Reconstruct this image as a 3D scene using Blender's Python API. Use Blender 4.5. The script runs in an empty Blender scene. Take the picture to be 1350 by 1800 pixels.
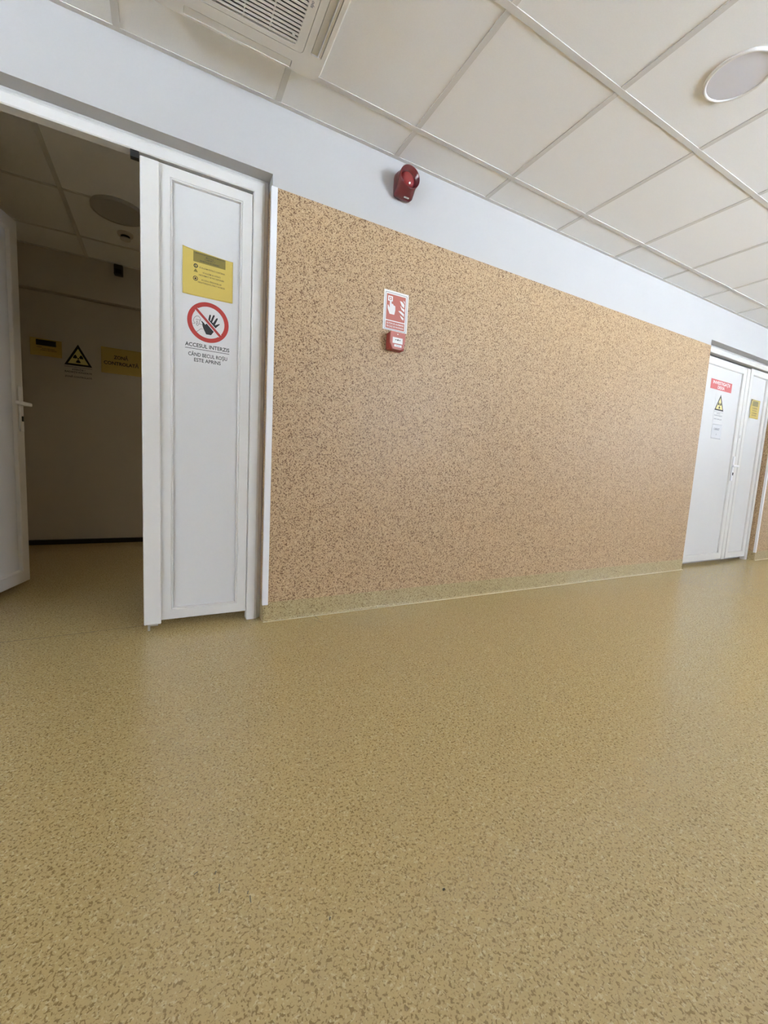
import bpy, bmesh, math, random
from mathutils import Vector, Matrix
from mathutils.geometry import tessellate_polygon
random.seed(4)
S = bpy.context.scene
COL = S.collection
PI = math.pi

# ------------------------------------------------------------------ camera
cam_d = bpy.data.cameras.new('camera')
cam_d.sensor_fit = 'HORIZONTAL'; cam_d.sensor_width = 36.0
cam_d.lens = 36.0 * 726.26 / 1350.0
cam_d.clip_start = 0.02; cam_d.clip_end = 100
cam = bpy.data.objects.new('camera', cam_d); COL.objects.link(cam)
F = Vector((0.46904777, 0.8766064, -0.10749607))
R = Vector((0.88316727, -0.46598792, 0.0535801))
U = Vector((0.00312321, 0.12006863, 0.99276068))
cam.matrix_world = Matrix(((R.x, U.x, -F.x, 0.0), (R.y, U.y, -F.y, -2.0486), (R.z, U.z, -F.z, 0.8067), (0, 0, 0, 1)))
S.camera = cam

# ------------------------------------------------------------------ world, exposure, light levels
W = bpy.data.worlds.new('world'); S.world = W; W.use_nodes = True
bg = W.node_tree.nodes['Background']
SKY = 32.0                                   # sky outside the hall windows; ground below brightened to light the ceiling
wn = W.node_tree.nodes; wl = W.node_tree.links
wtc = wn.new('ShaderNodeTexCoord'); wsx = wn.new('ShaderNodeSeparateXYZ'); wmr = wn.new('ShaderNodeMapRange'); wmx = wn.new('ShaderNodeMix'); wmx.data_type = 'RGBA'
wmr.inputs['From Min'].default_value = -0.06; wmr.inputs['From Max'].default_value = 0.06
wmx.inputs[6].default_value = (1.72, 1.93, 2.20, 1); wmx.inputs[7].default_value = (0.72, 0.79, 0.92, 1)
wl.new(wtc.outputs['Generated'], wsx.inputs[0]); wl.new(wsx.outputs['Z'], wmr.inputs['Value']); wl.new(wmr.outputs['Result'], wmx.inputs[0]); wl.new(wmx.outputs[2], bg.inputs[0])
bg.inputs[1].default_value = SKY
S.view_settings.view_transform = 'Standard'; S.view_settings.look = 'None'
S.view_settings.gamma = 1.0; S.view_settings.use_curve_mapping = False
S.view_settings.exposure = 0.36
SIDE_LAMP = 44.0
S.cycles.diffuse_bounces = 8; S.cycles.max_bounces = 12

H = 2.381          # ceiling height
X0 = 1.047         # a grid line of the ceiling
G = 0.6

# ------------------------------------------------------------------ materials
def mat(name, col, rough=0.5, spec=0.5, metal=0.0, emit=None, bump=None, coat=0.0):
    m = bpy.data.materials.new(name); m.use_nodes = True
    nt = m.node_tree; b = nt.nodes['Principled BSDF']
    b.inputs['Base Color'].default_value = (*col, 1)
    b.inputs['Roughness'].default_value = rough
    b.inputs['Specular IOR Level'].default_value = spec
    b.inputs['Metallic'].default_value = metal
    b.inputs['Coat Weight'].default_value = coat
    if emit:
        b.inputs['Emission Color'].default_value = (*emit[0], 1); b.inputs['Emission Strength'].default_value = emit[1]
    tc = nt.nodes.new('ShaderNodeTexCoord')
    n = nt.nodes.new('ShaderNodeTexNoise'); nt.links.new(tc.outputs['Object'], n.inputs['Vector'])
    if bump:
        n.inputs['Scale'].default_value = bump[0]; n.inputs['Detail'].default_value = 3
        bp = nt.nodes.new('ShaderNodeBump'); bp.inputs['Strength'].default_value = bump[1]; bp.inputs['Distance'].default_value = 0.002
        nt.links.new(n.outputs['Fac'], bp.inputs['Height']); nt.links.new(bp.outputs['Normal'], b.inputs['Normal'])
    else:                                           # faint unevenness of the colour
        n.inputs['Scale'].default_value = 3.0
    mx = nt.nodes.new('ShaderNodeMix'); mx.data_type = 'RGBA'
    mx.inputs[6].default_value = (*[c * 0.965 for c in col], 1); mx.inputs[7].default_value = (*[min(1, c * 1.025) for c in col], 1)
    nt.links.new(n.outputs['Fac'], mx.inputs[0]); nt.links.new(mx.outputs[2], b.inputs['Base Color'])
    return m

def vinyl(name, base, dark, light, rough, scale, lo, hi, soft, spec=0.5, bump=0.08, fade=None):
    """chip-patterned sheet vinyl: dark and light flecks in a plain ground"""
    m = bpy.data.materials.new(name); m.use_nodes = True
    nt = m.node_tree; b = nt.nodes['Principled BSDF']; L = nt.links
    tc = nt.nodes.new('ShaderNodeTexCoord')
    def noise(sc, off, det=1.5, dist=0.0):
        mp = nt.nodes.new('ShaderNodeMapping'); mp.inputs['Location'].default_value = off
        L.new(tc.outputs['Object'], mp.inputs['Vector'])
        n = nt.nodes.new('ShaderNodeTexNoise'); n.inputs['Scale'].default_value = sc; n.inputs['Detail'].default_value = det
        n.inputs['Distortion'].default_value = dist
        L.new(mp.outputs['Vector'], n.inputs['Vector']); return n.outputs['Fac']
    def step(fac, a, bb):
        r = nt.nodes.new('ShaderNodeMapRange'); r.inputs['From Min'].default_value = a; r.inputs['From Max'].default_value = bb
        L.new(fac, r.inputs['Value']); return r.outputs['Result']
    def mix(fac, a, c):
        x = nt.nodes.new('ShaderNodeMix'); x.data_type = 'RGBA'
        L.new(fac, x.inputs[0])
        if isinstance(a, tuple): x.inputs[6].default_value = (*a, 1)
        else: L.new(a, x.inputs[6])
        x.inputs[7].default_value = (*c, 1)
        return x.outputs[2]
    n1 = noise(scale, (0, 0, 0), 1.5, 0.6); n2 = noise(scale * 0.9, (7.3, 3.1, 1.7), 1.5, 0.6); n3 = noise(scale * 1.6, (1.3, 9.1, 4.2))
    c = mix(step(n2, lo, lo - soft), base, light)
    mid = tuple((p + q) / 2 for p, q in zip(base, dark))
    c = mix(step(n3, 0.60, 0.64), c, mid)
    c = mix(step(n1, hi, hi + soft), c, dark)
    L.new(c, b.inputs['Base Color'])
    b.inputs['Roughness'].default_value = rough; b.inputs['Specular IOR Level'].default_value = spec
    nb = noise(90, (2, 2, 2), 2)
    bp = nt.nodes.new('ShaderNodeBump'); bp.inputs['Strength'].default_value = bump; bp.inputs['Distance'].default_value = 0.001
    L.new(nb, bp.inputs['Height']); L.new(bp.outputs['Normal'], b.inputs['Normal'])
    return m

M = {}
M['wall'] = mat('white_wall_paint', (0.49, 0.485, 0.485), 0.55, 0.35)
M['dimwall'] = mat('inner_wall_paint', (0.58, 0.54, 0.48), 0.6, 0.3)
M['tile'] = mat('ceiling_tile_board', (0.92, 0.94, 0.965), 0.9, 0.1, bump=(220, 0.06))
M['tee'] = mat('ceiling_grid_metal', (0.70, 0.70, 0.70), 0.8, 0.1)
M['pvc'] = mat('white_pvc', (0.70, 0.69, 0.67), 0.28, 0.5)
M['panel'] = mat('white_door_panel', (0.655, 0.655, 0.655), 0.30, 0.5)
M['trim'] = mat('white_corner_trim', (0.82, 0.83, 0.86), 0.4, 0.4)
M['wallvinyl'] = vinyl('speckled_wall_vinyl', (0.480, 0.335, 0.192), (0.155, 0.082, 0.037), (0.56, 0.42, 0.26), 0.46, 185, 0.44, 0.545, 0.045, spec=0.42)
M['floorvinyl'] = vinyl('speckled_floor_vinyl', (0.485, 0.372, 0.170), (0.255, 0.178, 0.070), (0.57, 0.475, 0.265), 0.22, 180, 0.41, 0.562, 0.06, spec=0.85)
M['skirtvinyl'] = vinyl('speckled_skirting_vinyl', (0.40, 0.32, 0.165), (0.20, 0.14, 0.055), (0.50, 0.42, 0.25), 0.35, 165, 0.42, 0.56, 0.05)
M['weld'] = mat('vinyl_weld_line', (0.66, 0.58, 0.38), 0.4)
M['seam'] = mat('dark_floor_seam', (0.10, 0.08, 0.04), 0.6)
M['black'] = mat('black_plastic', (0.012, 0.012, 0.012), 0.45)
M['ink'] = mat('black_print', (0.015, 0.015, 0.016), 0.55)
M['dark'] = mat('dark_cavity', (0.008, 0.008, 0.007), 0.9, 0.1)
M['acw'] = mat('air_conditioner_plastic', (0.74, 0.73, 0.70), 0.35, 0.4)
M['acg'] = mat('shaded_louvre_grey', (0.60, 0.59, 0.55), 0.5)  # grey carries the shade of the open louvre's recess
M['face'] = mat('grey_lilac_diffuser', (0.74, 0.75, 0.83), 0.6)
M['rim'] = mat('white_fixture_rim', (0.85, 0.85, 0.85), 0.3)
M['greydisc'] = mat('grey_ceiling_disc', (0.45, 0.45, 0.45), 0.5)
M['siren'] = mat('dark_red_plastic', (0.125, 0.018, 0.022), 0.25)
M['sirendome'] = mat('red_lens', (0.22, 0.022, 0.026), 0.08, coat=0.5)
M['redbox'] = mat('red_call_point_plastic', (0.26, 0.035, 0.03), 0.25)
M['redcover'] = mat('pale_red_cover', (0.46, 0.16, 0.14), 0.12)
M['signred'] = mat('sign_red_print', (0.45, 0.135, 0.105), 0.3)
M['signwhite'] = mat('sign_white', (0.78, 0.78, 0.78), 0.3)
M['signblue'] = mat('sign_grey_line', (0.18, 0.19, 0.24), 0.4)
M['prohib'] = mat('prohibition_red_print', (0.38, 0.04, 0.035), 0.35)
M['paper'] = mat('white_paper', (0.66, 0.66, 0.665), 0.4)
M['greypaper'] = mat('grey_paper', (0.62, 0.63, 0.66), 0.35)
M['yellow'] = mat('yellow_laminated_paper', (0.58, 0.45, 0.12), 0.07)
M['paleyellow'] = mat('pale_yellow_print', (0.75, 0.65, 0.25), 0.35)
M['mustard'] = mat('mustard_paper', (0.55, 0.40, 0.09), 0.4)
M['olive'] = mat('olive_header_print', (0.22, 0.18, 0.055), 0.12)
M['redlabel'] = mat('red_door_label', (0.52, 0.09, 0.09), 0.4)
M['metal'] = mat('bolt_steel', (0.55, 0.55, 0.53), 0.3, metal=0.9)
M['sidelamp'] = mat('lit_side_lamp', (0.9, 0.9, 0.9), 0.5, emit=((1.0, 0.78, 0.50), SIDE_LAMP))
gm = bpy.data.materials.new('window_glass'); gm.use_nodes = True
nt = gm.node_tree; nt.nodes.clear()
o_ = nt.nodes.new('ShaderNodeOutputMaterial'); mx_ = nt.nodes.new('ShaderNodeMixShader'); tr_ = nt.nodes.new('ShaderNodeBsdfTransparent'); gl_ = nt.nodes.new('ShaderNodeBsdfGlossy')
gl_.inputs['Roughness'].default_value = 0.02; mx_.inputs[0].default_value = 0.08
nt.links.new(tr_.outputs[0], mx_.inputs[1]); nt.links.new(gl_.outputs[0], mx_.inputs[2]); nt.links.new(mx_.outputs[0], o_.inputs[0])
M['glass'] = gm

# ------------------------------------------------------------------ helpers
def mesh_obj(name, bm, m, parent=None, smooth=False, kind=None):
    bmesh.ops.recalc_face_normals(bm, faces=bm.faces[:])
    me = bpy.data.meshes.new(name); bm.to_mesh(me); bm.free()
    if smooth:
        for p in me.polygons: p.use_smooth = True
    me.materials.append(M[m] if isinstance(m, str) else m)
    o = bpy.data.objects.new(name, me); COL.objects.link(o)
    if parent: o.parent = parent
    if kind: o['kind'] = kind
    return o

def empty(name, loc=(0, 0, 0), rot=(0, 0, 0), parent=None):
    o = bpy.data.objects.new(name, None); COL.objects.link(o)
    o.empty_display_size = 0.05
    o.location = loc; o.rotation_euler = rot
    if parent: o.parent = parent
    return o

def tag(o, label, cat, group=None):
    o['label'] = label; o['category'] = cat
    if group: o['group'] = group
    return o

def add_box(bm, x0, x1, y0, y1, z0, z1, bev=0.0, seg=2):
    r = bmesh.ops.create_cube(bm, size=1.0)
    vs = r['verts']
    for v in vs:
        v.co = Vector(((x0 + x1) / 2 + v.co.x * (x1 - x0), (y0 + y1) / 2 + v.co.y * (y1 - y0), (z0 + z1) / 2 + v.co.z * (z1 - z0)))
    if bev > 0:
        es = list({e for v in vs for e in v.link_edges})
        bmesh.ops.bevel(bm, geom=es, offset=bev, segments=seg, affect='EDGES', profile=0.5)

def box(name, m, x0, x1, y0, y1, z0, z1, parent=None, bev=0.0, seg=2, kind=None):
    bm = bmesh.new(); add_box(bm, x0, x1, y0, y1, z0, z1, bev, seg)
    return mesh_obj(name, bm, m, parent, kind=kind)

def boxes(name, m, lst, parent=None, bev=0.0, kind=None):
    bm = bmesh.new()
    for b in lst: add_box(bm, *b, bev)
    return mesh_obj(name, bm, m, parent, kind=kind)

def prism(bm, pts, z0, z1):
    """polygon (local x,y) raised between two local z"""
    a = [bm.verts.new((p[0], p[1], z0)) for p in pts]; b = [bm.verts.new((p[0], p[1], z1)) for p in pts]
    n = len(pts)
    if n <= 4:
        bm.faces.new(b); bm.faces.new(a[::-1])
    else:
        for t in tessellate_polygon([[Vector((p[0], p[1], 0)) for p in pts]]):
            bm.faces.new([b[i] for i in t]); bm.faces.new([a[i] for i in t[::-1]])
    for i in range(n): bm.faces.new((a[i], a[(i + 1) % n], b[(i + 1) % n], b[i]))

def poly(name, m, pts, z0, z1, parent):
    bm = bmesh.new(); prism(bm, pts, z0, z1)
    return mesh_obj(name, bm, m, parent)

def rect(name, m, x0, x1, y0, y1, z0, z1, parent): return poly(name, m, [(x0, y0), (x1, y0), (x1, y1), (x0, y1)], z0, z1, parent)

def circ(r, n=40, cx=0, cy=0): return [(cx + r * math.cos(2 * PI * i / n), cy + r * math.sin(2 * PI * i / n)) for i in range(n)]

def rrect(x0, x1, y0, y1, r, n=6):
    pts = []
    for cx, cy, a0 in ((x1 - r, y1 - r, 0), (x0 + r, y1 - r, 90), (x0 + r, y0 + r, 180), (x1 - r, y0 + r, 270)):
        for i in range(n + 1):
            a = math.radians(a0 + 90 * i / n); pts.append((cx + r * math.cos(a), cy + r * math.sin(a)))
    return pts

def ring(name, m, outer, inner, z0, z1, parent):
    bm = bmesh.new(); n = len(outer)
    v = [[bm.verts.new((p[0], p[1], z)) for p in L] for L, z in ((outer, z0), (outer, z1), (inner, z1), (inner, z0))]
    for k in range(4):
        a, b = v[k], v[(k + 1) % 4]
        for i in range(n): bm.faces.new((a[i], a[(i + 1) % n], b[(i + 1) % n], b[i]))
    return mesh_obj(name, bm, m, parent)

def stroke(bm, pts, w, z0, z1):
    for a, b in zip(pts[:-1], pts[1:]):
        d = Vector((b[0] - a[0], b[1] - a[1])); d.normalize(); n = Vector((-d.y, d.x)) * w / 2; e = d * w * 0.3
        prism(bm, [(a[0] - n.x - e.x, a[1] - n.y - e.y), (b[0] - n.x + e.x, b[1] - n.y + e.y), (b[0] + n.x + e.x, b[1] + n.y + e.y), (a[0] + n.x - e.x, a[1] + n.y - e.y)], z0, z1)

def text(name, body, size, m, parent, x, y, z, width=None, bold=0.0, align='CENTER', rotz=0.0):
    cu = bpy.data.curves.new(name, 'FONT'); cu.body = body; cu.size = size
    cu.align_x = align; cu.align_y = 'CENTER'; cu.offset = bold * size; cu.extrude = 0.00015; cu.resolution_u = 3
    t = bpy.data.objects.new(name, cu); COL.objects.link(t)
    dg = bpy.context.evaluated_depsgraph_get(); dg.update()
    me = bpy.data.meshes.new_from_object(t.evaluated_get(dg))
    bpy.data.objects.remove(t); bpy.data.curves.remove(cu)
    me.name = name; me.materials.clear(); me.materials.append(M[m])
    if me.vertices:
        xs = [v.co.x for v in me.vertices]; ys = [v.co.y for v in me.vertices]
        cx = (min(xs) + max(xs)) / 2; s = 1.0
        if width: s = width / (max(xs) - min(xs))
        for v in me.vertices: v.co.x = (v.co.x - cx) * s if align == 'CENTER' else v.co.x * s
    o = bpy.data.objects.new(name, me); COL.objects.link(o)
    o.parent = parent; o.location = (x, y, z); o.rotation_euler = (0, 0, rotz)
    return o

def front_root(name, x, y, z, roll=0.0):
    """an Empty whose local x is right, y is up and z points out of a wall that faces the hall"""
    return empty(name, (x, y, z), (PI / 2, roll, 0) if not roll else (PI / 2, 0, 0))

def apply_bool(o, cutters):
    for c in cutters:
        md = o.modifiers.new('b', 'BOOLEAN'); md.operation = 'DIFFERENCE'; md.solver = 'EXACT'; md.object = c
    dg = bpy.context.evaluated_depsgraph_get(); dg.update()
    me = bpy.data.meshes.new_from_object(o.evaluated_get(dg))
    o.modifiers.clear(); old = o.data; o.data = me; me.name = old.name; bpy.data.meshes.remove(old)
    for c in cutters:
        d = c.data; bpy.data.objects.remove(c); bpy.data.meshes.remove(d)

def mitred(names, m, rc, profile, parent, sides='LTRB'):
    """four mitred lengths round the rectangle rc=(x0,x1,z0,z1). profile: (inset from the outer edge, y), closed section"""
    x0, x1, z0, z1 = rc; out = []
    for s, nm in zip(sides, names):
        bm = bmesh.new(); A = []; B = []
        for d, y in profile:
            c = {'L': ((x0 + d, z0 + d), (x0 + d, z1 - d)), 'R': ((x1 - d, z0 + d), (x1 - d, z1 - d)),
                 'T': ((x0 + d, z1 - d), (x1 - d, z1 - d)), 'B': ((x0 + d, z0 + d), (x1 - d, z0 + d))}[s]
            A.append(bm.verts.new((c[0][0], y, c[0][1]))); B.append(bm.verts.new((c[1][0], y, c[1][1])))
        n = len(profile)
        for i in range(n): bm.faces.new((A[i], A[(i + 1) % n], B[(i + 1) % n], B[i]))
        bm.faces.new(A); bm.faces.new(B[::-1])
        out.append(mesh_obj(nm, bm, m, parent))
    return out

# ================================================================== THE SETTING
XL, XR, YB = -7.0, 10.0, -4.03
O1 = (-1.01, 0.437); O2 = (4.306, 5.785); OT = 2.092
# ---- floor
floor = box('floor', 'floorvinyl', XL - 0.15, XR + 0.15, YB - 0.15, 2.75, -0.12, 0.0, kind='structure')
box('floor_seam', 'seam', -1.0, -0.28, 0.128, 0.1300, 0.0, 0.0004, floor)
box('floor_seam', 'seam', -0.30, 0.06, 0.133, 0.1345, 0.0, 0.0003, floor)
for (x, y, a, l, w) in ((0.089, -1.305, 1.4, 0.016, 0.002), (0.086, -1.270, 1.2, 0.006, 0.002), (0.138, -1.349, 1.5, 0.012, 0.0022), (0.136, -1.335, 1.1, 0.005, 0.002),
                        (0.052, -1.255, 0.4, 0.007, 0.002), (0.259, -1.443, 1.0, 0.004, 0.003), (0.476, -1.488, 0.2, 0.004, 0.003), (0.705, -0.03, 1.75, 0.06, 0.0025), (0.70, -0.09, 2.2, 0.05, 0.0025)):
    bm = bmesh.new(); dx, dy = math.cos(a) * l / 2, math.sin(a) * l / 2
    stroke(bm, [(x - dx, y - dy), (x, y + 0.0006), (x + dx, y + dy)], w, 0.0, 0.0004)
    mesh_obj('scuff_mark', bm, 'seam', floor)

# ---- the wall with the doors (front wall)
wall = boxes('wall_front', 'wall', [
    (XL, O1[0], 0, 0.15, 0, H + 0.1), (O1[0], O1[1], 0, 0.15, OT, H + 0.1), (O1[1], O2[0], 0, 0.15, 0, H + 0.1),
    (O2[0], O2[1], 0, 0.15, OT, H + 0.1), (O2[1], XR, 0, 0.15, 0, H + 0.1), (O2[0], O2[1], 0.145, 0.15, 0, OT)], kind='structure')  # last box: unseen skin added behind the shut door to stop light leaks
VT = 2.040; SK = 0.098
vin = [(XL + 0.002, O1[0] - 0.02), (O1[1] + 0.02, O2[0]), (O2[1] + 0.02, XR - 0.002)]
for a, b in vin:
    box('wall_vinyl', 'wallvinyl', a, b, -0.003, 0.001, SK, VT, wall)
# vinyl lining of the door reveals
for x, s in ((O1[1], -1), (O2[1], -1), (O1[0], 1)):
    xa, xb = (x - 0.003, x + 0.001) if s < 0 else (x - 0.001, x + 0.003)
    box('reveal_vinyl', 'wallvinyl', xa, xb, 0.001, 0.0685, SK, VT, wall)
for x, s in ((O1[1], 1), (O2[1], 1)):               # white corner trims beside the doors
    bm = bmesh.new()
    add_box(bm, x - 0.004, x + 0.022, -0.0065, 0.0005, 0.086, VT, 0.0015)
    add_box(bm, x - 0.0055, x - 0.003, -0.0065, 0.014, 0.086, VT)
    mesh_obj('corner_trim', bm, 'trim', wall)
# ---- coved vinyl skirting
bm = bmesh.new()
for a, b in ((XL + 0.002, O1[0]), (O1[1], O2[0]), (O2[1], XR - 0.002)):
    pr = [(0.0, 0.0), (-0.012, 0.0), (-0.007, 0.004), (-0.0045, 0.012), (-0.004, SK), (0.0, SK)]
    A = [bm.verts.new((a, p[0], p[1])) for p in pr]; B = [bm.verts.new((b, p[0], p[1])) for p in pr]
    for i in range(len(pr)): bm.faces.new((A[i], A[(i + 1) % 6], B[(i + 1) % 6], B[i]))
    bm.faces.new(A); bm.faces.new(B[::-1])
base = mesh_obj('baseboard_front', bm, 'skirtvinyl', kind='structure')
for x in (O1[1], O2[1]): box('reveal_skirting', 'skirtvinyl', x - 0.004, x, 0.0, 0.0685, 0, SK, base)
for a, b in ((O1[1] - 0.002, O2[0]), (O2[1] - 0.002, XR - 0.01)): box('weld_line', 'weld', a, b, -0.0150, -0.0105, 0.0, 0.0022, base)

# ---- other walls of the hall: the long wall behind the camera has the windows
WINS = [(-5.2, -3.4), (2.8, 3.9), (8.2, 9.5)]; WZ0, WZ1 = 1.05, 2.25  # leftmost is an unseen window added as fill for the hall's left
bl = [(XL, XR, YB - 0.15, YB, 0, WZ0), (XL, XR, YB - 0.15, YB, WZ1, H + 0.1)]
xs_ = [XL] + [v for w in WINS for v in w] + [XR]
for i in range(0, len(xs_), 2): bl.append((xs_[i], xs_[i + 1], YB - 0.15, YB, WZ0, WZ1))
boxes('wall_back', 'wall', bl, kind='structure')
box('wall_left', 'wall', XL - 0.15, XL, YB, 0.15, 0, H + 0.1, kind='structure')
box('wall_right', 'wall', XR, XR + 0.15, YB, 0.15, 0, H + 0.1, kind='structure')
for i, (wa, wb) in enumerate(WINS):
    win = empty('window_%d' % (i + 1), ((wa + wb) / 2, YB - 0.07, WZ0)); win['kind'] = 'structure'
    hw = (wb - wa) / 2; wh = WZ1 - WZ0
    for nm, b in (('window_frame', (-hw, hw, -0.03, 0.03, 0, 0.06)), ('window_frame', (-hw, hw, -0.03, 0.03, wh - 0.06, wh)), ('window_frame', (-hw, -hw + 0.06, -0.03, 0.03, 0.06, wh - 0.06)),
                  ('window_frame', (hw - 0.06, hw, -0.03, 0.03, 0.06, wh - 0.06)), ('mullion', (-0.04, 0.04, -0.03, 0.03, 0.06, wh - 0.06))):
        box(nm, 'pvc', *b, win)
    box('pane', 'glass', -hw + 0.06, -0.04, -0.004, 0.004, 0.06, wh - 0.06, win); box('pane', 'glass', 0.04, hw - 0.06, -0.004, 0.004, 0.06, wh - 0.06, win)
    box('window_sill', 'pvc', -hw, hw, 0.03, 0.12, 0.0, 0.02, win)
    ld = bpy.data.lights.new('sky_portal', 'AREA'); ld.shape = 'RECTANGLE'; ld.size = wb - wa; ld.size_y = wh; ld.cycles.is_portal = True
    po = bpy.data.objects.new('sky_portal', ld); COL.objects.link(po); po.location = ((wa + wb) / 2, YB - 0.16, (WZ0 + WZ1) / 2); po.rotation_euler = (PI / 2, 0, 0)
    po.rotation_euler = (PI / 2, 0, PI)

# ---- suspended ceiling of the hall: slab, tees, tiles
ceil = box('ceiling', 'wall', XL - 0.15, XR + 0.15, YB - 0.15, 0.15, H + 0.1, H + 0.2, kind='structure')
rows = [0.0, -0.213, -0.813, -1.413, -2.013, -2.613, -3.213, -3.813, YB]
cols = [XL] + [X0 + G * i for i in range(-15, 18) if XL + 0.05 < X0 + G * i < XR - 0.05] + [XR]
cache = {}
def tile(x0, x1, y0, y1, par, zb):
    key = (round(x1 - x0, 3), round(y1 - y0, 3))
    if key not in cache:
        bm = bmesh.new(); add_box(bm, -key[0] / 2, key[0] / 2, -key[1] / 2, key[1] / 2, 0, 0.012)
        me = bpy.data.meshes.new('ceiling_tile'); bm.to_mesh(me); bm.free(); me.materials.append(M['tile']); cache[key] = me
    o = bpy.data.objects.new('ceiling_tile', cache[key]); COL.objects.link(o); o.parent = par; o.location = ((x0 + x1) / 2, (y0 + y1) / 2, zb)
TW = 0.012

for ci in range(len(cols) - 1):
    for ri in range(len(rows) - 1):
        xa, xb, ya, yb = cols[ci], cols[ci + 1], rows[ri + 1], rows[ri]
        tile(xa + 0.002, xb - 0.002, ya + 0.002, yb - 0.002, ceil, H + 0.0025)
for y in rows[1:-1]: box('main_tee', 'tee', XL, XR, y - TW, y + TW, H - 0.001, H + 0.002, ceil)
for x in cols[1:-1]:
    for ri in range(len(rows) - 1):
        box('cross_tee', 'tee', x - TW, x + TW, rows[ri + 1] + (TW if rows[ri + 1] > YB else 0.020) + 0.0003, rows[ri] - (TW if ri else 0.020) - 0.0003, H - 0.0005, H + 0.002, ceil)
box('wall_angle', 'tee', XL, XR, -0.020, 0.0, H - 0.0005, H + 0.002, ceil)
box('wall_angle', 'tee', XL, XR, YB, YB + 0.020, H - 0.002, H + 0.003, ceil)

# ---- vestibule behind the open door
VX0, VX1, VY1 = -1.25, 0.80, 2.30
box('wall_inner_left', 'dimwall', VX0 - 0.1, VX0, 0.15, VY1 + 0.15, 0, H + 0.1, kind='structure')
boxes('wall_inner_right', 'dimwall', [(VX1, VX1 + 0.1, 0.15, 1.12, 0, H + 0.1), (VX1, VX1 + 0.1, 2.0, 2.75, 0, H + 0.1), (VX1, VX1 + 0.1, 1.12, 2.0, 2.05, H + 0.1)], kind='structure')
D3 = (-1.12, 0.55, 2.062)
wfar = boxes('wall_far', 'dimwall', [(VX0, D3[0], VY1, VY1 + 0.15, 0, H + 0.1), (D3[1], VX1, VY1, VY1 + 0.15, 0, H + 0.1), (D3[0], D3[1], VY1, VY1 + 0.15, D3[2], H + 0.1), (VX0, VX1, VY1 + 0.15, VY1 + 0.20, 0, H + 0.1)], kind='structure')  # last box: hidden skin added to block outside light at the leaf gaps
box('header_board', 'dimwall', D3[0], D3[1], VY1 - 0.006, VY1 + 0.0, D3[2], D3[2] + 0.092, wfar)
ceil2 = box('ceiling_vestibule', 'dimwall', VX0 - 0.1, 2.9, 0.15, 2.75, H + 0.1, H + 0.2, kind='structure')
r2 = [0.15, 0.70, 1.30, 1.92, VY1]; c2 = [VX0, -1.155, -0.555, 0.045, 0.645, VX1]
for i in range(len(c2) - 1):
    for j in range(len(r2) - 1): tile(c2[i] + 0.002, c2[i + 1] - 0.002, r2[j] + 0.002, r2[j + 1] - 0.002, ceil2, H + 0.0035)
for x in c2[1:-1]: box('main_tee', 'tee', x - TW, x + TW, 0.15, VY1, H - 0.003, H + 0.003, ceil2)
for y in r2[1:-1]:
    for i in range(len(c2) - 1): box('cross_tee', 'tee', c2[i] + TW + 0.0006, c2[i + 1] - TW - 0.0006, y - TW * 0.7, y + TW * 0.7, H - 0.002, H + 0.003, ceil2)
box('wall_angle', 'tee', VX0, VX1, VY1 - 0.018, VY1, H - 0.002, H + 0.003, ceil2)
# the side room whose lamp lights the vestibule
boxes('wall_side', 'dimwall', [(2.7, 2.8, 0.15, 2.75, 0, H + 0.1), (0.9, 2.7, 2.65, 2.75, 0, H + 0.1), (0.9, 2.7, 2.45, 2.65, 0, 0.001)], kind='structure')
boxes('trim_1', 'pvc', [(VX1 - 0.006, VX1, 1.06, 1.12, 0, 2.05), (VX1 - 0.006, VX1, 2.0, 2.06, 0, 2.05), (VX1 - 0.006, VX1, 1.06, 2.06, 2.05, 2.11)], kind='structure')
side = empty('side_room_lamp', (1.8, 1.5, H + 0.1)); tag(side, 'round ceiling lamp lit in the side room off the vestibule', 'lamp')
ring('rim', 'rim', circ(0.15), circ(0.135), -0.05, 0.0, side); poly('diffuser', 'sidelamp', circ(0.135), -0.048, -0.001, side)

# ================================================================== DOORS
def leaf(root, x0, x1, z0, z1, yf, yb=None, st=0.046, beadw=0.008, rec=0.0115, name='door_leaf'):
    """a white profile leaf: four mitred profiles, four glazing beads, one panel; front at y=yf"""
    yb = yf + 0.06 if yb is None else yb
    lf = empty(name, (0, 0, 0), parent=root)
    prof = [(0, yb), (0, yf + 0.003), (0.003, yf), (st - 0.002, yf), (st, yf + 0.002), (st, yb)]
    mitred(['stile', 'top_rail', 'stile', 'bottom_rail'], 'pvc', (x0, x1, z0, z1), prof, lf)
    b = st + 0.0006
    prof = [(b, yf + 0.022), (b, yf + 0.0015), (b + 0.003, yf), (b + 0.006, yf + 0.0015), (b + beadw, yf + rec), (b + beadw, yf + 0.022)]
    mitred(['glazing_bead'] * 4, 'pvc', (x0, x1, z0, z1), prof, lf)
    box('panel', 'panel', x0 + b, x1 - b, yf + rec + 0.0006, yf + 0.040, z0 + b, z1 - b, lf)
    return lf

def flat_handle(par, x, z, yf, lever=-1):
    bm = bmesh.new(); add_box(bm, x - 0.016, x + 0.016, yf - 0.010, yf, z - 0.125, z + 0.125, 0.004)
    add_box(bm, x - 0.009, x + 0.009, yf - 0.050, yf - 0.008, z + 0.016, z + 0.034, 0.004)
    add_box(bm, min(x, x + lever * 0.125), max(x, x + lever * 0.125), yf - 0.062, yf - 0.044, z + 0.014, z + 0.035, 0.006)
    o = mesh_obj('handle', bm, 'trim', par); o['label'] = 'white lever handle on a long backplate'
    box('lock_cylinder', 'black', x - 0.0055, x + 0.0055, yf - 0.016, yf - 0.009, z - 0.068, z - 0.040, par, 0.002)

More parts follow.
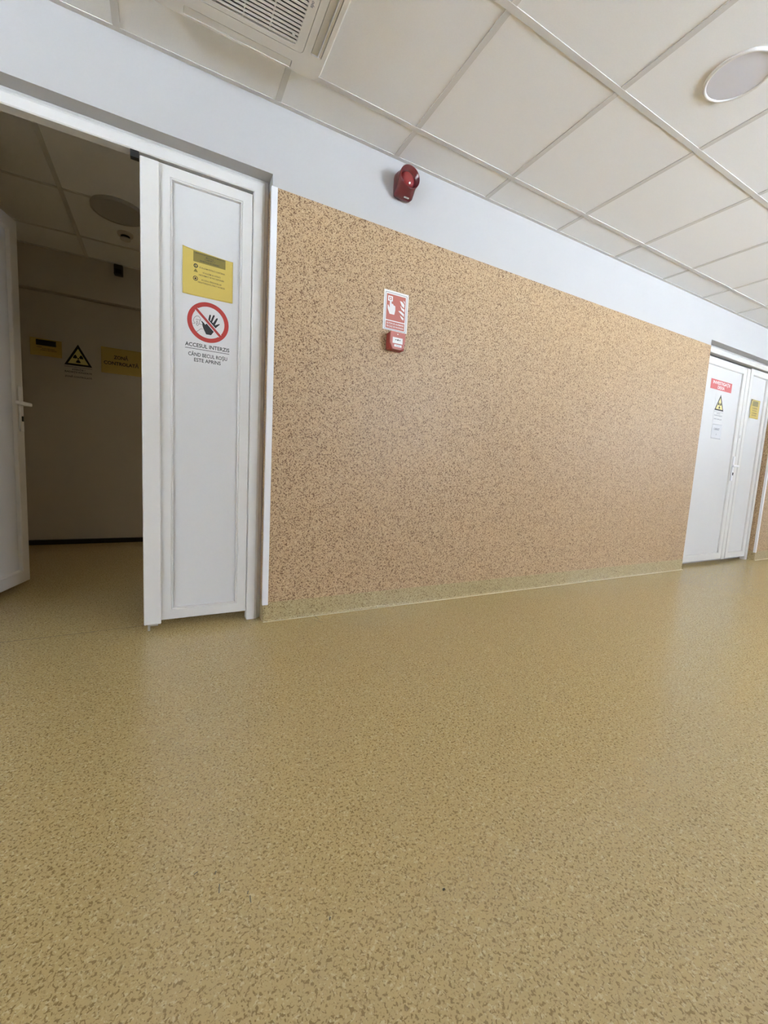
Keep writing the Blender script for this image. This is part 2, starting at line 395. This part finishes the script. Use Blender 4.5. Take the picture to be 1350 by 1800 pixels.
def frame(root, x0, x1, yf, w=0.069):
    """door frame: two jambs and a head, mitred; the face falls back towards the wall"""
    prof = [(0, 0.098), (0, yf + 0.020), (0.012, yf + 0.012), (0.020, yf + 0.004), (0.030, yf), (w - 0.004, yf), (w, yf + 0.004), (w, 0.098)]
    mitred(['door_jamb', 'door_head', 'door_jamb'], 'pvc', (x0, x1, -0.069 + 0.0, OT - 0.001), prof, root, 'LTR')
# jamb profiles start below the floor edge of the mitre: trim them at the floor
def trim_floor(root):
    for o in root.children:
        if o.name.startswith('door_jamb'):
            for v in o.data.vertices:
                if v.co.z < 0.2: v.co.z = 0.001

# ---- door 1: narrow fixed leaf shut, wide leaf open into the vestibule
d1 = empty('door_1', (0, 0, 0)); d1['kind'] = 'structure'
frame(d1, O1[0] + 0.0032, O1[1] - 0.0045, 0.050); trim_floor(d1)
l1 = leaf(d1, -0.020, 0.3625, 0.045, 2.012, 0.057, name='fixed_leaf')
bm = bmesh.new()
add_box(bm, -0.085, -0.0206, 0.0566, 0.072, 0.034, 2.004); add_box(bm, -0.085, -0.0150, 0.043, 0.0566, 0.032, 2.006, 0.005, 3)
mesh_obj('meeting_strip', bm, 'pvc', l1)
bm = bmesh.new(); add_box(bm, -0.070, -0.028, 0.054, 0.066, 0.022, 0.0315, 0.001); add_box(bm, -0.070, -0.060, 0.054, 0.062, 0.0005, 0.0225, 0.0015)
mesh_obj('floor_bolt', bm, 'metal', l1)
box('top_keep', 'black', -0.118, -0.087, 0.052, 0.075, 1.995, 2.0215, d1)
# open leaf
HX, HY, ANG, LL = -0.937, 0.118, math.radians(75.0), 0.920
op = empty('open_leaf', (HX, HY, 0), (0, 0, ANG), parent=d1)
def leaf_in(par, x0, x1, z0, z1):
    yf, yb, st, beadw, rec = 0.0, 0.06, 0.062, 0.014, 0.012
    prof = [(0, yb), (0, yf + 0.003), (0.003, yf), (st - 0.002, yf), (st, yf + 0.002), (st, yb)]
    mitred(['stile', 'top_rail', 'stile', 'bottom_rail'], 'pvc', (x0, x1, z0, z1), prof, par)
    b = st + 0.0006
    prof = [(b, yf + 0.022), (b, yf - 0.003), (b + 0.004, yf - 0.005), (b + 0.009, yf - 0.003), (b + beadw, yf + rec), (b + beadw, yf + 0.022)]
    mitred(['glazing_bead'] * 4, 'pvc', (x0, x1, z0, z1), prof, par)
    box('panel', 'panel', x0 + b, x1 - b, yf + rec + 0.0006, yf + 0.040, z0 + b, z1 - b, par)
leaf_in(op, 0.0, LL, 0.040, 2.010)
flat_handle(op, LL - 0.034, 1.020, 0.0, -1)

# ---- door 2, shut, at the far end of the wall
d2 = empty('door_2', (0, 0, 0)); d2['kind'] = 'structure'
frame(d2, O2[0] + 0.002, O2[1] - 0.0045, 0.050, 0.072); trim_floor(d2)
l2 = leaf(d2, 4.384, 5.196, 0.038, 1.994, 0.066, st=0.060, name='wide_leaf')
flat_handle(l2, 5.166, 0.985, 0.066, -1)
l3 = leaf(d2, 5.268, 5.704, 0.038, 2.004, 0.060, st=0.055, name='narrow_leaf')
bm = bmesh.new(); add_box(bm, 5.204, 5.2674, 0.066, 0.086, 0.030, 1.994, 0.003); mesh_obj('meeting_strip', bm, 'pvc', l3)
box('lock_plate', 'metal', 5.222, 5.240, 0.064, 0.068, 1.30, 1.33, l3, 0.0005)

# ---- door 3 at the end of the vestibule
d3 = empty('door_3', (0, 0, 0)); d3['kind'] = 'structure'
box('door_leaf', 'dimwall', D3[0] + 0.004, D3[1] - 0.004, VY1 + 0.05, VY1 + 0.10, 0.040, D3[2] - 0.004, d3, 0.002)
box('black_sill_strip', 'black', D3[0] + 0.006, D3[1] - 0.006, VY1 + 0.020, VY1 + 0.095, 0.001, 0.0395, d3)  # black strip filling the gap under the leaf

# ================================================================== CEILING FIXTURES
fx = empty('ceiling_fixture', (1.967, -1.085, H + 0.004))
tag(fx, 'round ceiling fixture with a white rim and pale lilac-grey face', 'ceiling fixture')
bm = bmesh.new(); sec = [(0.113, 0.0), (0.113, -0.006), (0.110, -0.010), (0.104, -0.011), (0.1005, -0.008), (0.1005, 0.0)]
n = 64; rg = [[bm.verts.new((r * math.cos(2 * PI * i / n), r * math.sin(2 * PI * i / n), z)) for i in range(n)] for r, z in sec]
for k in range(len(sec)):
    a, b = rg[k], rg[(k + 1) % len(sec)]
    for i in range(n): bm.faces.new((a[i], a[(i + 1) % n], b[(i + 1) % n], b[i]))
mesh_obj('rim', bm, 'rim', fx, True)
poly('face', 'face', circ(0.1004, 64), -0.0065, -0.001, fx)

fx2 = empty('ceiling_disc', (-0.262, 1.365, H + 0.004)); tag(fx2, 'large grey round ceiling fixture in the dark vestibule', 'ceiling fixture')
ring('rim', 'greydisc', circ(0.152, 48), circ(0.143, 48), -0.024, 0, fx2); poly('face', 'greydisc', circ(0.1428, 48), -0.020, -0.001, fx2)

sd = empty('smoke_detector', (-0.245, 1.690, H + 0.004)); tag(sd, 'small white smoke detector on the dark vestibule ceiling', 'smoke detector')
def lathe(name, m, prof, par, n=32):
    bm = bmesh.new(); rg = []
    for r, z in prof: rg.append([bm.verts.new((r * math.cos(2 * PI * i / n), r * math.sin(2 * PI * i / n), z)) for i in range(n)])
    for a, b in zip(rg[:-1], rg[1:]):
        for i in range(n): bm.faces.new((a[i], a[(i + 1) % n], b[(i + 1) % n], b[i]))
    bm.faces.new(rg[0]); bm.faces.new(rg[-1][::-1])
    return mesh_obj(name, bm, m, par, True)
lathe('base', 'dimwall', [(0.050, 0), (0.050, -0.012), (0.046, -0.018)], sd)
lathe('vent', 'black', [(0.030, -0.018), (0.028, -0.034)], sd)
lathe('cap', 'dimwall', [(0.034, -0.034), (0.033, -0.042), (0.020, -0.048)], sd)

ms = empty('motion_sensor', (-0.335, VY1, 2.285)); tag(ms, 'small black box sensor on the wall above the vestibule door', 'sensor')
box('housing', 'black', -0.033, 0.033, -0.045, 0.0, 0.0, 0.085, ms, 0.008, 3); box('lens', 'dark', -0.022, 0.022, -0.047, -0.0452, 0.012, 0.045, ms)

# ---- cassette air conditioner
AX, AY, AH = 0.252, -0.540, 0.31
ac = empty('air_conditioner', (AX, AY, H)); tag(ac, 'white cassette air conditioner with slatted grille in the ceiling', 'air conditioner')
bm = bmesh.new()
outer = rrect(-AH, AH, -AH, AH, 0.045, 8); lo = rrect(-AH + 0.012, AH - 0.012, -AH + 0.012, AH - 0.012, 0.038, 8); mid = rrect(-AH + 0.003, AH - 0.003, -AH + 0.003, AH - 0.003, 0.043, 8)
lv = [[bm.verts.new((p[0], p[1], z)) for p in L] for L, z in ((outer, -0.0035), (outer, -0.014), (mid, -0.026), (lo, -0.040))]
for a, b in zip(lv[:-1], lv[1:]):
    for i in range(len(a)): bm.faces.new((a[i], a[(i + 1) % len(a)], b[(i + 1) % len(a)], b[i]))
bm.faces.new(lv[0]); bm.faces.new(lv[-1][::-1])
case = mesh_obj('casing', bm, 'acw', ac)
def cutter(pts, z0, z1):
    bm = bmesh.new(); prism(bm, pts, z0, z1); bmesh.ops.recalc_face_normals(bm, faces=bm.faces[:])
    me = bpy.data.meshes.new('cut'); bm.to_mesh(me); bm.free(); o = bpy.data.objects.new('cut', me); COL.objects.link(o); o.location = (AX, AY, H); return o
PA = 0.2145
flaps = {'front': (-0.189, 0.187, 0.258, 0.290), 'right': (0.240, 0.282, -0.187, 0.198), 'back': (-0.189, 0.187, -0.290, -0.258), 'left': (-0.282, -0.240, -0.187, 0.187)}
cuts = [cutter(rrect(-PA, PA, -PA, PA, 0.016, 4), -0.05, -0.012)] + [cutter(rrect(*f, 0.004, 2), -0.05, -0.014) for f in flaps.values()]
apply_bool(case, cuts)
# the lift-out grille
gp = rrect(-PA + 0.0018, PA - 0.0018, -PA + 0.0018, PA - 0.0018, 0.015, 6); SL = 0.182
gi = rrect(-SL, SL, -SL + 0.006, SL + 0.012, 0.014, 6)
grille = ring('grille_frame', 'acw', gp, gi, -0.0402, -0.030, ac)
rect('grille_shade_backing', 'dark', -PA + 0.004, PA - 0.004, -PA + 0.004, PA - 0.004, -0.0200, -0.0130, ac)  # near-black sheet stands in for the shade inside the unit
pitch = 0.0147; k = 0; y = SL + 0.012 - 0.0100
sm = bmesh.new(); add_box(sm, -SL - 0.004, SL + 0.004, -0.0038, 0.0038, -0.0398, -0.0362)
sme = bpy.data.meshes.new('slat'); sm.to_mesh(sme); sm.free(); sme.materials.append(M['acw'])
while y > -SL + 0.010:
    o = bpy.data.objects.new('slat', sme); COL.objects.link(o); o.parent = grille; o.location = (0, y - 0.002, 0); y -= pitch
for x in (-0.183 + 0.0, -0.094, -0.005, 0.085):
    if abs(x) < 0.17: box('grille_rib', 'acw', x - 0.0016, x + 0.0016, -SL, SL + 0.010, -0.0395, -0.030, grille)
fr = flaps['front']; box('air_flap', 'acw', fr[0] + 0.0014, fr[1] - 0.0022, fr[2] + 0.0026, fr[3] - 0.0008, -0.0385, -0.034, ac)
fr = flaps['back']; box('air_flap', 'acw', fr[0] + 0.0014, fr[1] - 0.0014, fr[2] + 0.0008, fr[3] - 0.0014, -0.0385, -0.030, ac)
fr = flaps['left']; box('air_flap', 'acw', fr[0] + 0.0008, fr[1] - 0.0014, fr[2] + 0.0014, fr[3] - 0.0014, -0.0385, -0.030, ac)
fr = flaps['right']
fl = box('air_flap', 'acg', -0.0125, 0.0125, fr[2] + 0.003, fr[3] - 0.003, -0.0015, 0.0015, ac, 0.0006, 1)
fl.location = (fr[0] + 0.0150, 0, -0.0340); fl.rotation_euler = (0, math.radians(-7), 0)
box('air_vane', 'trim', fr[0] + 0.0288, fr[0] + 0.0302, fr[2] + 0.003, fr[3] - 0.003, -0.0402, -0.028, ac)
fl = box('air_flap', 'acw', -0.0045, 0.0045, fr[2] + 0.003, fr[3] - 0.003, -0.001, 0.001, ac); fl.location = (fr[0] + 0.0357, 0, -0.0365); fl.rotation_euler = (0, math.radians(14), 0)
box('slot_shade_backing', 'acg', fr[0] + 0.001, fr[1] - 0.001, fr[2] + 0.001, fr[3] - 0.001, -0.0240, -0.0145, ac)  # recess shade put into the grey of this backing
t = text('maker_mark', 'spo', 0.016, 'signblue', grille, 0.192, 0.028, -0.0406, bold=0.02); t.rotation_euler = (PI, 0, -PI / 2)
box('indicator', 'signwhite', 0.160, 0.170, 0.1565, 0.163, -0.0412, -0.0395, grille)

# ================================================================== FIRE ALARM EQUIPMENT
si = empty('alarm_siren', (1.090, 0, 2.245)); tag(si, 'dark red fire alarm siren with round hooded lens high on the white wall', 'siren')
def loft(name, m, secs, par, n=48, smooth=True, cap=True):
    bm = bmesh.new(); rg = []
    for (y, cx, cz, rx, rz, e) in secs:
        row = []
        for i in range(n):
            a = 2 * PI * i / n; c, s = math.cos(a), math.sin(a)
            row.append(bm.verts.new((cx + rx * math.copysign(abs(c) ** (2 / e), c), y, cz + rz * math.copysign(abs(s) ** (2 / e), s))))
        rg.append(row)
    for a, b in zip(rg[:-1], rg[1:]):
        for i in range(n): bm.faces.new((a[i], a[(i + 1) % n], b[(i + 1) % n], b[i]))
    if cap: bm.faces.new(rg[0]); bm.faces.new(rg[-1][::-1])
    return mesh_obj(name, bm, m, par, smooth)
loft('housing', 'siren', [(-0.0005, 0.004, 0.004, 0.046, 0.052, 7), (-0.014, 0.004, 0.002, 0.050, 0.058, 7), (-0.040, 0.004, -0.001, 0.050, 0.060, 6), (-0.058, 0.002, 0.002, 0.051, 0.056, 3.5),
                          (-0.075, 0.0, 0.008, 0.053, 0.052, 2.3), (-0.098, 0.0, 0.011, 0.056, 0.054, 2.0), (-0.100, 0.0, 0.011, 0.055, 0.053, 2.0), (-0.099, 0.0, 0.011, 0.052, 0.050, 2.0), (-0.070, 0.0, 0.009, 0.046, 0.044, 2.0)], si)
bm = bmesh.new(); bmesh.ops.create_uvsphere(bm, u_segments=32, v_segments=16, radius=0.041)
for v in bm.verts: v.co = Vector((v.co.x, -0.0705 + v.co.y * 0.62, 0.008 + v.co.z))
mesh_obj('lens', bm, 'sirendome', si, True)
lb = box('label_plate', 'signwhite', -0.013, 0.016, -0.0005, 0.0005, -0.0035, 0.0035, si); lb.location = (0.010, -0.0495, -0.0586); lb.rotation_euler = (math.radians(69), 0, 0)
lt = box('label_print', 'signblue', -0.006, 0.008, -0.0007, -0.0005, -0.0010, 0.0010, lb)

fs = front_root('fire_sign', 1.100, -0.0031, 1.640); tag(fs, 'red and white fire alarm sign with pressing hand and flames on speckled wall', 'sign')
rect('plate', 'signwhite', -0.0745, 0.0745, -0.1015, 0.1000, 0, 0.0015, fs)
ring('border_line', 'signblue', rrect(-0.0665, 0.0655, -0.0985, 0.0900, 0.004, 3), rrect(-0.0645, 0.0635, -0.0965, 0.0880, 0.003, 3), 0.0015, 0.0018, fs)
rf = rect('red_field', 'signred', -0.0585, 0.0570, -0.0495, 0.0815, 0.0015, 0.0018, fs)
rt = rect('red_field', 'signred', -0.0585, 0.0570, -0.0925, -0.0550, 0.0015, 0.0018, fs)
ring('button_icon', 'signwhite', rrect(-0.051, -0.022, 0.046, 0.072, 0.001, 2), rrect(-0.0445, -0.0285, 0.052, 0.066, 0.001, 2), 0.0018, 0.0021, rf)
poly('button_dot', 'signwhite', circ(0.0048, 16, -0.0365, 0.0590), 0.0018, 0.0021, rf)
poly('hand_icon', 'signwhite', [(-0.04, 0.050), (-0.030, 0.050), (-0.028, 0.034), (-0.019, 0.034), (-0.017, 0.029), (-0.005, 0.025), (-0.004, 0.005), (-0.009, -0.019), (-0.038, -0.019), (-0.051, 0.007), (-0.052, 0.025), (-0.047, 0.024), (-0.039, 0.012)], 0.0018, 0.0021, rf)
for q in ([(0.021, 0.059), (0.036, 0.057), (0.051, 0.044), (0.05, 0.027), (0.034, 0.036)], [(0.042, 0.066), (0.052, 0.06), (0.052, 0.048)], [(0.025, 0.035), (0.038, 0.025), (0.052, 0.021), (0.052, 0.006), (0.033, 0.017)],
          [(0.014, 0.006), (0.029, 0.008), (0.051, -0.003), (0.051, -0.018), (0.028, -0.004)], [(0.026, -0.015), (0.039, -0.02), (0.05, -0.026), (0.049, -0.037), (0.036, -0.031)]):
    poly('flame_icon', 'signwhite', q, 0.0018, 0.0021, rf)
text('lettering', 'BUTON DE ALARMARE', 0.0125, 'signwhite', rt, 0, -0.0665, 0.0020, 0.104, 0.012)
text('lettering', 'ÎN CAZ DE INCENDIU', 0.0125, 'signwhite', rt, 0, -0.0815, 0.0020, 0.104, 0.012)

mc = front_root('call_point', 1.094, -0.0031, 1.4735); tag(mc, 'red manual fire call point box with white label below the fire sign', 'call point')
bm = bmesh.new(); add_box(bm, -0.045, 0.045, -0.043, 0.045, 0.0, 0.046, 0.006, 3); mesh_obj('housing', bm, 'redbox', mc)
cov = [(-0.046, 0.044), (0.042, 0.044), (0.043, 0.0), (0.036, -0.031), (0.016, -0.043), (-0.030, -0.043), (-0.046, -0.012)]
poly('cover', 'redcover', cov, 0.0462, 0.0560, mc)
lp = rect('label_plate', 'signwhite', -0.033, 0.027, -0.014, 0.016, 0.0560, 0.0566, mc)
rect('label_plate', 'signwhite', -0.022, 0.022, -0.031, -0.0195, 0.0560, 0.0566, mc)
poly('press_dot', 'ink', circ(0.0042, 20, -0.002, 0.004), 0.0566, 0.0569, lp)
for s in (-1, 1):
    poly('arrow', 'ink', [(-0.002 + s * 0.0065, 0.004), (-0.002 + s * 0.012, 0.0075), (-0.002 + s * 0.012, 0.0052), (-0.002 + s * 0.017, 0.0052), (-0.002 + s * 0.017, 0.0028), (-0.002 + s * 0.012, 0.0028), (-0.002 + s * 0.012, 0.0005)], 0.0566, 0.0569, lp)
rect('label_line', 'signblue', -0.014, 0.014, -0.0265, -0.0245, 0.0566, 0.0568, mc)
poly('key_hole', 'signwhite', circ(0.003, 16, -0.004, 0.033), 0.0560, 0.0563, mc)
box('side_lock', 'black', 0.040, 0.044, -0.020, -0.008, 0.030, 0.0465, mc)

# ================================================================== NOTICES ON DOOR 1
YP = 0.057 + 0.0121          # face of the fixed leaf panel
def sheet(name, m, w, h, par, curl=0.0, skew=0.0, nx=24, ny=14):
    """thin laminated sheet, its left edge lifting off the door"""
    bm = bmesh.new(); g = []
    for i in range(nx + 1):
        u = i / nx; col = []
        for j in range(ny + 1):
            v = j / ny
            z = 0.0006 + curl * max(0, 1 - u / 0.25) ** 2 * (0.6 + 0.4 * math.sin(v * 9.0)) + curl * 0.35 * max(0, (u - 0.88) / 0.12) ** 2
            col.append(bm.verts.new(((u - 0.5) * w, (v - 0.5) * h + skew * (0.5 - u) * v, z)))
        g.append(col)
    fs_ = [bm.faces.new((g[i][j], g[i + 1][j], g[i + 1][j + 1], g[i][j + 1])) for i in range(nx) for j in range(ny)]
    r = bmesh.ops.extrude_face_region(bm, geom=fs_)
    for e in r['geom']:
        if isinstance(e, bmesh.types.BMVert): e.co.z -= 0.0004
    return mesh_obj(name, bm, m, par, True)

ys = front_root('yellow_notice', 0.176, YP - 0.0002, 1.613)
tag(ys, 'yellow laminated notice with olive header on the narrow white door leaf', 'notice')
sheet('sheet', 'yellow', 0.208, 0.188, ys, 0.0098, 0.016, 40, 24)
hb = poly('header_block', 'olive', [(-0.061, 0.050), (0.072, 0.046), (0.072, 0.086), (-0.061, 0.094)], 0.0006, 0.0009, ys)
k = math.radians(-2.2)
text('lettering', 'LABORATOR DE RADIOLOGIE ȘI IMAGISTICĂ', 0.0080, 'ink', hb, 0.006, 0.0845, 0.0010, 0.122, 0.005, rotz=k)
text('lettering', 'MEDICALĂ', 0.0080, 'ink', hb, 0.006, 0.0755, 0.0010, 0.032, 0.005, rotz=k)
text('lettering', 'CABINET 1', 0.0100, 'ink', hb, 0.006, 0.0665, 0.0010, 0.042, 0.002, rotz=k)
text('lettering', 'INVESTIGAȚII CRANIO', 0.0090, 'ink', hb, 0.006, 0.0560, 0.0010, 0.080, 0.010, rotz=k)
for i, (tx, yy, w) in enumerate((('VĂ RUGĂM PĂSTRAȚI CURĂȚENIA', 0.0270, 0.108), ('VĂ RUGĂM NU INTRAȚI', 0.0080, 0.074), ('NECHEMAȚI SE FAC EXPUNERI', -0.0040, 0.104), ('ACCESUL PERSOANELOR', -0.0230, 0.084), ('NEAUTORIZATE STRICT INTERZIS', -0.0350, 0.112))):
    text('lettering', tx, 0.0085, 'ink', ys, 0.014 if i else 0.016, yy, 0.0010, w, 0.006, rotz=k)
ring('icon', 'ink', circ(0.0088, 24, -0.051, 0.0330), circ(0.0050, 24, -0.051, 0.0330), 0.0006, 0.0010, ys)
rect('icon', 'ink', -0.0535, -0.0505, 0.0290, 0.0370, 0.0006, 0.0010, ys)
poly('icon', 'olive', [(-0.060, 0.0075), (-0.042, 0.0070), (-0.0515, 0.0215)], 0.0006, 0.0010, ys)
ring('icon', 'ink', circ(0.0098, 24, -0.052, -0.0200), circ(0.0072, 24, -0.052, -0.0200), 0.0006, 0.0010, ys)
poly('icon', 'ink', circ(0.0042, 20, -0.052, -0.0205), 0.0006, 0.0010, ys)

ps = front_root('prohibition_sign', 0.178, YP - 0.0002, 1.4145)
tag(ps, 'round red no-entry hand sign with black lettering below the yellow notice', 'sign')
rect('sheet', 'paper', -0.103, 0.099, -0.196, 0.092, 0, 0.0005, ps)
ring('red_ring', 'prohib', circ(0.087, 64), circ(0.0685, 64), 0.0005, 0.0008, ps)
poly('hand_icon', 'ink', [(-0.031, 0.003), (-0.026, 0.002), (-0.019, -0.004), (-0.013, -0.011), (-0.008, -0.006), (-0.001, 0.011), (0.004, 0.034), (0.007, 0.037), (0.011, 0.034), (0.007, 0.01), (0.01, 0.011), (0.019, 0.035), (0.023, 0.039), (0.027, 0.035), (0.016, 0.005), (0.02, 0.003), (0.033, 0.025), (0.038, 0.028), (0.04, 0.024), (0.027, -0.006), (0.046, 0.004), (0.049, 0.002), (0.031, -0.018), (0.022, -0.037), (0.012, -0.052), (-0.009, -0.052), (-0.02, -0.03), (-0.024, -0.019), (-0.025, -0.007)], 0.0005, 0.0008, ps)
bm = bmesh.new()
for q in ([(-0.065, -0.015), (-0.055, -0.013), (-0.062, -0.002), (-0.058, 0.011), (-0.049, 0.02), (-0.04, 0.02), (-0.033, 0.011), (-0.032, 0.005)], [(-0.052, 0.005), (-0.031, 0.005)], [(-0.05, -0.008), (-0.048, -0.002), (-0.046, -0.001), (-0.044, -0.007), (-0.046, -0.015), (-0.048, -0.015), (-0.05, -0.008)],
          [(-0.051, -0.017), (-0.045, -0.022), (-0.04, -0.016), (-0.035, 0.004)], [(-0.038, -0.012), (-0.024, -0.013)], [(-0.049, -0.049), (-0.031, -0.032), (-0.023, -0.032)]): stroke(bm, q, 0.0013, 0.0005, 0.0008)
mesh_obj('head_icon', bm, 'ink', ps)
poly('slash_edge', 'paper', [(-0.056, 0.044), (-0.044, 0.056), (0.056, -0.044), (0.044, -0.056)], 0.0008, 0.00095, ps)
poly('red_slash', 'prohib', [(-0.0550, 0.0475), (-0.0475, 0.0550), (0.0550, -0.0475), (0.0475, -0.0550)], 0.00095, 0.0011, ps)
text('lettering', 'ACCESUL INTERZIS', 0.0235, 'ink', ps, -0.002, -0.1075, 0.0006, 0.186, 0.016)
rect('underline', 'ink', -0.0955, 0.0910, -0.1240, -0.1218, 0.0005, 0.0008, ps)
text('lettering', 'CÂND BECUL ROȘU', 0.0225, 'ink', ps, 0.0, -0.1480, 0.0006, 0.164, 0.013)
text('lettering', 'ESTE APRINS', 0.0225, 'ink', ps, -0.002, -0.1715, 0.0006, 0.112, 0.013)

# ================================================================== NOTICES IN THE VESTIBULE
YV = VY1 + 0.05
def trefoil(par, cx, cy, r, z0, z1, m='ink'):
    for a0 in (90 + 60, 30, 270):
        a = [math.radians(a0 - 30 + 60 * i / 8) for i in range(9)]
        pts = [(cx + r * math.cos(t), cy + r * math.sin(t)) for t in a] + [(cx + r * 0.3 * math.cos(t), cy + r * 0.3 * math.sin(t)) for t in a[::-1]]
        poly('trefoil_blade', m, pts, z0, z1, par)
    poly('trefoil_hub', m, circ(r * 0.18, 14, cx, cy), z0, z1, par)

def radiation_sign(name, x, z, y, w, label, lines, tri_h, paper, txt='ink'):
    s = front_root(name, x, y - 0.0002, z); tag(s, label, 'sign')
    h = w / 2
    tp = tri_h
    rect('sheet', paper, -h - 0.006, h + 0.006, -0.125, tp + 0.010, 0, 0.0005, s)
    poly('triangle_border', 'ink', [(-h, 0), (h, 0), (0, tp)], 0.0005, 0.0008, s)
    poly('triangle_field', 'paleyellow', [(-h * 0.74, tp * 0.088), (h * 0.74, tp * 0.088), (0, tp * 0.80)], 0.0008, 0.0011, s)
    trefoil(s, 0, tp * 0.34, w * 0.185, 0.0011, 0.0014)
    rect('underline', txt, -h, h, -0.014, -0.0115, 0.0005, 0.0008, s)
    for tx, yy, ww, sz in lines: text('lettering', tx, sz, txt, s, 0, yy, 0.0006, ww, 0.012)
    return s
ns = front_root('small_yellow_notice', -0.8485, YV - 0.0002, 1.627); tag(ns, 'small yellow notice with dark header, leftmost on the vestibule door', 'notice')
sheet('sheet', 'mustard', 0.205, 0.135, ns, 0.004, 0.004)
rect('header_block', 'ink', -0.065, 0.065, 0.014, 0.058, 0.0006, 0.0010, ns)
for tx, yy, w in (('VĂ RUGĂM', 0.000, 0.030), ('ACCESUL PERSOANELOR', -0.010, 0.085), ('STRICT INTERZIS', -0.022, 0.105)):
    text('lettering', tx, 0.010, 'ink', ns, -0.045 if yy == 0 else 0.015, yy, 0.0010, w, 0.012)
radiation_sign('radiation_sign', -0.637, 1.515, YV, 0.191, 'black and yellow radiation triangle with lettering, centre of the vestibule door',
               (('ATENȚIE !', -0.033, 0.090, 0.019), ('RADIAȚII IONIZATE', -0.054, 0.186, 0.019), ('ZONĂ CONTROLATĂ', -0.093, 0.186, 0.019)), 0.175, 'dimwall')
zs = front_root('zone_notice', -0.326, YV - 0.0002, 1.598); tag(zs, 'mustard sheet reading ZONĂ CONTROLATĂ on the vestibule door', 'notice')
sheet('sheet', 'mustard', 0.300, 0.215, zs, 0.002, 0.0)
text('lettering', 'ZONĂ', 0.040, 'ink', zs, -0.006, 0.030, 0.0010, 0.106, 0.022)
text('lettering', 'CONTROLATĂ', 0.040, 'ink', zs, -0.003, -0.022, 0.0010, 0.258, 0.022)

# ================================================================== NOTICES ON DOOR 2
Y2 = 0.066 + 0.0121
rl = front_root('red_label', 4.757, Y2 - 0.0002, 1.762); tag(rl, 'red label reading INVESTIGAȚII DEXA on the far white door', 'sign')
rect('sheet', 'redlabel', -0.200, 0.200, -0.045, 0.045, 0, 0.0006, rl)
text('lettering', 'INVESTIGAȚII', 0.040, 'signwhite', rl, 0.0, 0.017, 0.0007, 0.320, 0.02)
text('lettering', 'DEXA', 0.040, 'signwhite', rl, 0.0, -0.022, 0.0007, 0.130, 0.02)
radiation_sign('radiation_sign', 4.770, 1.528, Y2, 0.172, 'small radiation triangle with fine print below the red door label',
               (('ATENȚIE !', -0.028, 0.07, 0.013), ('RADIAȚII IONIZATE', -0.048, 0.150, 0.013), ('ZONĂ CONTROLATĂ', -0.082, 0.150, 0.013)), 0.152, 'paper', 'signblue')
cp = front_root('paper_notice', 4.775, Y2 - 0.0002, 1.328); tag(cp, 'grey paper notice in a sleeve below the radiation triangle on the far door', 'notice')
sheet('sheet', 'greypaper', 0.192, 0.140, cp, 0.004, 0.0)
text('lettering', 'CABINET', 0.028, 'signblue', cp, 0.0, 0.022, 0.0010, 0.110, 0.015); text('lettering', '4', 0.024, 'signblue', cp, 0.004, -0.028, 0.0010)
yn = front_root('yellow_notice', 5.470, 0.060 + 0.0121 - 0.0002, 1.618); tag(yn, 'pale yellow laminated notice on the narrow leaf of the far door', 'notice')
sheet('sheet', 'yellow', 0.200, 0.190, yn, 0.010, 0.0)
rect('header_block', 'olive', -0.055, 0.070, 0.030, 0.082, 0.0006, 0.0010, yn)
for tx, yy, w in (('VĂ RUGĂM PĂSTRAȚI', 0.010, 0.110), ('NU INTRAȚI', -0.015, 0.090), ('ACCESUL PERSOANELOR', -0.040, 0.110), ('STRICT INTERZIS', -0.062, 0.100)):
    text('lettering', tx, 0.011, 'ink', yn, 0.010, yy, 0.0010, w, 0.012)

# one flat list of labels for the pieces of the setting
for nm, lb, ct in (('floor', 'speckled tan vinyl floor', 'floor'), ('ceiling', 'white suspended tile ceiling of the hall', 'ceiling'), ('wall_front', 'long wall with speckled brown vinyl below a white band', 'wall')):
    bpy.data.objects[nm]['label'] = lb
